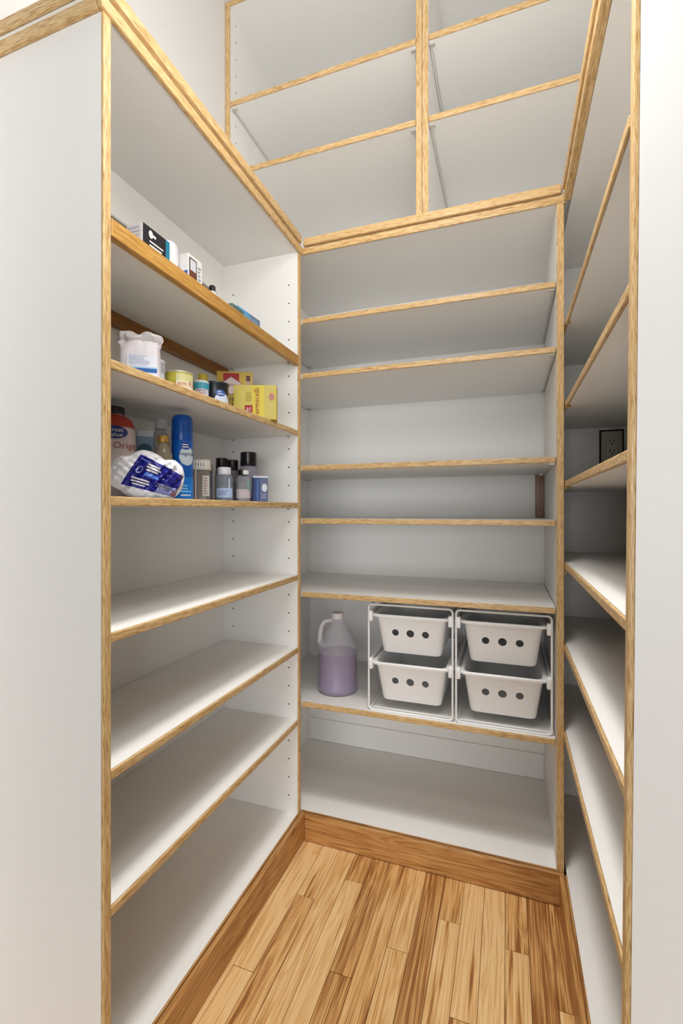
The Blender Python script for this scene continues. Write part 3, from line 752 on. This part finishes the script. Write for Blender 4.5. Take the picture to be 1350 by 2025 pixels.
MB().lathe([(0.0001, 0.198), (0.0272, 0.198), (0.028, 0.200), (0.028, 0.2145), (0.026, 0.217), (0.0001, 0.217)], 32, caps=False).build('cap', BLACK, t, None, True)
oval(t, 'oval_logo', on_sq(0.050, 0.006, 0.152, 0.002), 0.025, 0.0145, plain('oval_royal', (36, 56, 130), 0.4))
word(t, 'Great', 0.0135, on_sq(0.050, 0.006, 0.157, 0.003), WH)
word(t, 'Value', 0.0135, on_sq(0.050, 0.006, 0.146, 0.003), WH)
word(t, 'Original', 0.021, on_sq(0.050, 0.036, 0.122, 0.0015), plain('ink_terracotta', (172, 90, 74), 0.5))
oval(t, 'dark_spot', on_sq(0.050, 0.034, 0.086, 0.0015), 0.005, 0.005, plain('spot_dark', (50, 60, 66), 0.5))

t = carton('blue_carton', 'pale blue-grey carton between the creamer and the clear bottle', -0.872, 0.955, Z3, 44, 0.040, 0.024, 0.176, plain('carton_bluegrey', (130, 150, 178), 0.5))
ff = on_front(-0.012); f2 = on_front(-0.012, lift=0.0012)
patch(t, 'pale_top', ff, -0.0195, 0.0195, 0.160, 0.1755, plain('carton_greywhite', (196, 204, 212), 0.5), 1)
oval(t, 'teal_arch', on_front(-0.012, 0, 0.128), 0.017, 0.014, plain('arch_teal', (40, 84, 98), 0.5))
patch(t, 'grey_lower', f2, -0.0195, 0.0195, 0.002, 0.124, plain('carton_lightgrey', (190, 190, 194), 0.5), 1)

def clear(name, rgb, alpha): return milky(name, rgb, alpha, 0.1)
t = canister('clear_bottle', 'clear plastic bottle with a white ribbed cap behind the marshmallows', 'bottle', -0.880, 1.022, Z3, 40,
             [(0.0001, 0), (0.024, 0), (0.026, 0.003), (0.026, 0.150), (0.0245, 0.164), (0.020, 0.178), (0.0145, 0.186), (0.0135, 0.190), (0.0135, 0.198), (0.0001, 0.198)], clear('clear_pet', (188, 184, 176), 0.45))
MB().lathe([(0.0001, 0.192), (0.0155, 0.192), (0.0155, 0.2005), (0.0150, 0.201), (0.0155, 0.2015), (0.0155, 0.217), (0.014, 0.2185), (0.0001, 0.2185)], 24, caps=False).build('cap', plain('cap_mauvewhite', (206, 200, 204), 0.45), t, None, True)
MB().lathe([(0.0001, 0.002), (0.0245, 0.003), (0.0245, 0.09), (0.0001, 0.09)], 24, caps=False).build('contents', plain('contents_beige', (180, 168, 150), 0.6), t, None, True)

t = canister('gold_cap_bottle', 'glass bottle with a gold cap standing before the blue spray can', 'bottle', -0.800, 0.938, Z3, 40,
             [(0.0001, 0), (0.021, 0), (0.0225, 0.003), (0.0225, 0.100), (0.021, 0.113), (0.016, 0.127), (0.0115, 0.136), (0.0105, 0.140), (0.0105, 0.144), (0.0001, 0.144)], clear('glass_amber', (158, 148, 124), 0.6))
MB().lathe([(0.0001, 0.140), (0.0128, 0.140), (0.0135, 0.142), (0.0135, 0.154), (0.0125, 0.1565), (0.0001, 0.157)], 24, caps=False).build('cap', plain('cap_gold', (184, 142, 66), 0.35, 0.4), t, None, True)
MB().lathe([(0.0001, 0.002), (0.021, 0.003), (0.021, 0.108), (0.0001, 0.108)], 24, caps=False).build('contents', plain('contents_tan', (150, 128, 98), 0.6), t, None, True)

AER = plain('spray_blue', (10, 88, 178), 0.3)
t = canister('spray_can', 'tall bright blue cooking spray can with a rounded blue cap', 'spray can', -0.797, 1.006, Z3, 22,
             [(0.0001, 0.0005), (0.024, 0.0005), (0.0262, 0.0), (0.0268, 0.002), (0.0268, 0.150), (0.0262, 0.153), (0.0252, 0.156), (0.0001, 0.156)], AER)
MB().lathe([(0.0268, 0.1525), (0.0272, 0.154), (0.0268, 0.175), (0.0262, 0.200), (0.0250, 0.212), (0.0215, 0.218), (0.014, 0.2205), (0.0001, 0.221)], 32, caps=False).build('cap', plain('spray_cap', (12, 78, 164), 0.28), t, None, True)
patch(t, 'light_blue_sweep', on_cyl(0.0268), -0.02, 0.05, 0.003, 0.058, plain('spray_lightblue', (26, 120, 206), 0.3))
oval(t, 'white_oval', on_cyl(0.0268, 0.020, 0.112, 0.0010), 0.020, 0.024, plain('oval_pale', (196, 208, 214), 0.4))
oval(t, 'oval_logo', on_cyl(0.0268, 0.016, 0.138, 0.0016), 0.012, 0.0095, plain('logo_deepblue', (26, 58, 140), 0.4))
bars(t, on_cyl(0.0268, 0.016, 0, 0.0022), -0.008, 0.008, 0.132, 0.144, 2, WH, 'lettering', 20)
word(t, 'Vegetable', 0.013, on_cyl(0.0268, 0.024, 0.118, 0.0022), plain('ink_navy', (52, 66, 104), 0.5))
bars(t, on_cyl(0.0268, lift=0.0012), 0.004, 0.03, 0.018, 0.040, 3, plain('ink_aqua', (150, 206, 240), 0.5), 'small_print', 22)
bars(t, on_cyl(0.0268, lift=0.0012), 0.004, 0.03, 0.008, 0.016, 1, WH, 'small_print', 23)

# marshmallow bag
t = thing('marshmallow_bag', 'puffy white marshmallow bag with a dark blue label on the third shelf', 'bag', (-0.762, 0.838, Z3 + 0.053), R(42))
K = 0.001138
OUTL = [(-71, -13), (-63, 16), (-50, 33), (-28, 37), (-6, 49), (12, 45), (34, 31), (56, 30), (69, 15), (72, -3), (66, -28), (52, -45), (20, -46), (-18, -46), (-46, -31), (-62, -22)]
pol = sorted([(math.atan2(z, x), math.hypot(x, z) * K) for x, z in OUTL])
def outl_r(a):
    while a < pol[0][0]: a += 2 * math.pi
    while a >= pol[0][0] + 2 * math.pi: a -= 2 * math.pi
    ext = pol + [(pol[0][0] + 2 * math.pi, pol[0][1])]
    for (a0, r0), (a1, r1) in zip(ext[:-1], ext[1:]):
        if a0 <= a <= a1:
            k = (a - a0) / (a1 - a0); k = k * k * (3 - 2 * k) * 0.6 + k * 0.4
            return r0 + (r1 - r0) * k
    return pol[0][1]
def bag_y(x, z, D=0.036, lump=0.0046):
    r = math.hypot(x, z) / outl_r(math.atan2(z, x)); r = min(r, 1.0)
    b = max(0.0, 1 - r ** 2.4) ** 0.55
    return D * b + lump * (math.sin(x * 330 + 1) * math.sin(z * 330 + 0.6) + 0.6 * math.sin(x * 210 - z * 240)) * min(1, b * 2.2)
mb = MB()
NA, NR = 72, 18
for sgn in (-1, 1):
    vs = [[None] * NA for _ in range(NR + 1)]
    for j in range(NR + 1):
        rr_ = math.sin(j / NR * math.pi / 2)
        for i in range(NA):
            a = 2 * math.pi * i / NA; q = outl_r(a) * rr_
            x, z = q * math.cos(a), q * math.sin(a)
            vs[j][i] = mb.bm.verts.new((x, sgn * bag_y(x, z, 0.036 if sgn < 0 else 0.030), z))
    for j in range(NR):
        for i in range(NA):
            mb.bm.faces.new((vs[j][i], vs[j][(i + 1) % NA], vs[j + 1][(i + 1) % NA], vs[j + 1][i]))
bagm = milky('bag_film', (238, 236, 240), 0.97, 0.3)
bag = mb.build('bag', bagm, t, None, True, 1e-5)
A_, B_, C_, D_ = [(x * K, z * K) for x, z in ((-9, 38), (69, -2), (53, -44), (-44, -20))]
def lab(u, v, lift=0.0022):
    x = (D_[0] * (1 - u) + C_[0] * u) * (1 - v) + (A_[0] * (1 - u) + B_[0] * u) * v
    z = (D_[1] * (1 - u) + C_[1] * u) * (1 - v) + (A_[1] * (1 - u) + B_[1] * u) * v
    return (x, -bag_y(x, z, 0.036) - lift, z)
MB().grid(lambda u, v: lab(u, v), 40, 28).build('blue_label', plain('label_deepblue', (26, 28, 128), 0.3), t, None, True)
MB().grid(lambda u, v: lab(0.62 + 0.36 * u, 0.02 + 0.34 * v, 0.003), 10, 8).build('clear_window', plain('window_greyblue', (116, 122, 168), 0.3), t, None, True)
MB().grid(lambda u, v: lab(0.90 + 0.09 * u, 0.02 + 0.16 * v, 0.0036), 3, 3).build('red_corner', plain('corner_red', (150, 60, 60), 0.4), t)
for (u0, u1, v0, v1, m) in ((0.24, 0.50, 0.80, 0.86, WH), (0.24, 0.54, 0.71, 0.77, WH), (0.26, 0.50, 0.62, 0.68, WH), (0.28, 0.56, 0.44, 0.56, plain('mark_blue', (90, 130, 220), 0.4)),
                            (0.10, 0.44, 0.26, 0.31, WH), (0.12, 0.46, 0.17, 0.22, WH), (0.16, 0.40, 0.09, 0.13, WH), (0.58, 0.84, 0.30, 0.335, GREYINK), (0.56, 0.80, 0.22, 0.25, GREYINK), (0.06, 0.30, 0.885, 0.905, plain('ink_paleblue', (150, 160, 220), 0.5))):
    MB().grid(lambda u, v: lab(u0 + (u1 - u0) * u, v0 + (v1 - v0) * v, 0.0042), 6, 2).build('lettering', m, t)
mb = MB()
mb.poly([lab(0.15 + 0.06 * math.cos(k * math.pi / 10), 0.56 + 0.11 * math.sin(k * math.pi / 10), 0.0042) for k in range(20)])
mb.build('round_logo', plain('logo_pale', (200, 210, 240), 0.4), t)

# square spice jar
def jar(label, x, y, rz, r, h, glass, cont, capm, cap_r, cap_h, lab_m=None, sq=None, cont_h=0.6, name='spice_jar', neck=None):
    neck = neck or cap_r * 0.92
    hb = h - cap_h
    t = canister(name, label, 'jar', x, y, Z3, rz, [(0.0001, 0), (r - 0.002, 0), (r, 0.002), (r, hb * 0.80), (r - 0.001, hb * 0.86), ((r + neck) / 2, hb * 0.94), (neck, hb * 0.975), (neck, hb), (0.0001, hb)], glass, 'spice jars on the third left shelf', 'glass', 32, sq)
    MB().lathe([(0.0001, 0.0022), (r - 0.002, 0.003), (r - 0.002, hb * cont_h), (0.0001, hb * cont_h)], 32, caps=False, sq=sq).build('contents', cont, t, None, True)
    MB().lathe([(0.0001, hb - 0.004), (cap_r - 0.0005, hb - 0.004), (cap_r, hb - 0.003), (cap_r, h - 0.0018), (cap_r - 0.002, h), (0.0001, h)], 32, caps=False, sq=sq if sq and sq > 5 else None).build('cap', capm, t, None, True)
    if lab_m:
        fn = on_sq(r, 0, 0, 0.0008, sq) if sq else on_cyl(r)
        patch(t, 'label_band', fn, -r * 1.1, r * 1.1, hb * 0.12, hb * 0.46, lab_m, 12)
    return t
GLASS = clear('jar_glass', (170, 176, 186), 0.35)
CREAM = plain('cap_cream', (206, 200, 184), 0.45)
t = jar('square jar of brown spice with a cream flip lid, right of the spray can', -0.800, 1.090, 30, 0.0255, 0.112, clear('jar_plastic', (170, 160, 150), 0.4), plain('spice_brown', (96, 74, 58), 0.8), CREAM, 0.0262, 0.024, None, 8, 0.92)
patch(t, 'black_lid_side', lambda x, z: (-0.0266 - 0.0004, x, z), -0.022, 0.022, 0.090, 0.106, BLACK, 1)
patch(t, 'lid_window', on_front(-0.0264), -0.018, 0.014, 0.091, 0.105, plain('lid_pale', (226, 222, 212), 0.4), 1)
for k in range(4): patch(t, 'lid_slot', on_front(-0.0264, lift=0.0012), -0.013 + k * 0.007, -0.0105 + k * 0.007, 0.093, 0.103, plain('slot_grey', (96, 92, 90), 0.5), 1)
patch(t, 'paper_label', on_front(-0.0258), 0.006, 0.024, 0.012, 0.068, plain('paper_beige', (206, 198, 190), 0.6), 1)
bars(t, on_front(-0.0258, lift=0.0012), 0.009, 0.022, 0.016, 0.064, 7, plain('ink_rust', (160, 120, 110), 0.6), 'small_print', 30)
patch(t, 'edge_highlight', on_front(-0.0258), -0.013, -0.0105, 0.004, 0.084, plain('edge_glint', (206, 202, 198), 0.3), 1)  # pale strip paints the glint along the jar's edge

t = jar('dark blue labelled jar with black cap behind the square spice jar', -0.846, 1.172, 34, 0.0205, 0.112, plain('jar_navy', (52, 62, 104), 0.35), INK, BLACK, 0.0205, 0.024, plain('label_mauve', (150, 150, 186), 0.5))
t = jar('clear jar with white cap and pale blue label, front row of spices', -0.776, 1.166, 33, 0.0248, 0.098, GLASS, plain('spice_slate', (104, 110, 128), 0.8), plain('cap_white', (228, 228, 234), 0.4), 0.0190, 0.017, plain('label_paleblue', (172, 190, 222), 0.5), None, 0.55)
bars(t, on_cyl(0.0248, lift=0.0014), -0.016, 0.018, 0.016, 0.032, 3, plain('ink_slate', (110, 126, 160), 0.5), 'small_print', 31)
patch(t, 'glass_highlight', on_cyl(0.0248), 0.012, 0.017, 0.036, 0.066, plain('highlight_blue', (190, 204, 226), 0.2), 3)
t = jar('clear jar with a half white, half black cap beside the navy tin', -0.750, 1.227, 30, 0.0205, 0.095, GLASS, plain('spice_greige', (134, 120, 116), 0.8), BLACK, 0.0160, 0.016, plain('label_pinkgrey', (184, 168, 172), 0.5), 4, 0.72)
patch(t, 'white_cap_side', on_cyl(0.0160), 0.0005, 0.0235, 0.0805, 0.0935, WH, 8)
patch(t, 'green_print', on_sq(0.0205, 0, 0, 0.0014, 4), 0.010, 0.022, 0.034, 0.060, plain('print_green', (120, 150, 140), 0.5), 4)
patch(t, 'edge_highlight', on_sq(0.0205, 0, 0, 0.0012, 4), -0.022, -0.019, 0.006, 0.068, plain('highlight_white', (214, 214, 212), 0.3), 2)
t = jar('tall spice jar with wide black cap in the back row, by the left', -0.868, 1.290, 34, 0.0215, 0.141, clear('jar_grey', (120, 116, 124), 0.55), plain('spice_dark', (56, 48, 50), 0.8), BLACK, 0.0185, 0.030, None)
t = jar('tall spice jar with wide black cap in the middle of the back row', -0.868, 1.352, 33, 0.0215, 0.141, clear('jar_grey', (120, 116, 124), 0.55), plain('spice_dark', (56, 48, 50), 0.8), BLACK, 0.0190, 0.030, None)
t = jar('tallest clear spice jar with a big black cap, behind the navy tin', -0.815, 1.366, 30, 0.0315, 0.166, clear('jar_lilac', (184, 178, 196), 0.5), plain('spice_mauve', (120, 104, 116), 0.8), BLACK, 0.0265, 0.042, plain('label_lilac', (170, 168, 190), 0.5), None, 0.5)
patch(t, 'cap_highlight', on_cyl(0.0265), -0.003, -0.0005, 0.128, 0.162, plain('cap_glint', (150, 146, 150), 0.3), 1)  # grey strip paints a highlight on the black cap

t = carton('navy_tin', 'square navy tin with a white lid and round emblem, end of the third shelf', -0.738, 1.305, Z3, 36, 0.046, 0.044, 0.074, plain('tin_navy', (48, 70, 124), 0.3), 'tin')
MB().box(-0.0242, 0.0242, -0.0232, 0.0232, 0.074, 0.0805, 0.0015).build('lid', plain('lid_paleblue', (206, 210, 226), 0.4), t)
fr = on_front(-0.022)
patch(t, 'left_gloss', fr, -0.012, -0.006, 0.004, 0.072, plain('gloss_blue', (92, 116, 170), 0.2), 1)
patch(t, 'edge_line', fr, -0.0005, 0.0005, 0.002, 0.073, plain('line_pale', (170, 176, 200), 0.3), 1)
patch(t, 'grey_panel', fr, 0.001, 0.0225, 0.002, 0.073, plain('panel_slate', (96, 104, 136), 0.35), 1)
oval(t, 'round_emblem', on_front(-0.022, 0.012, 0.044, 0.0012), 0.0082, 0.013, plain('emblem_white', (214, 216, 226), 0.4))
bars(t, on_front(-0.022, lift=0.0012), 0.004, 0.020, 0.010, 0.026, 2, plain('ink_bluegrey', (160, 166, 190), 0.5), 'small_print', 33)
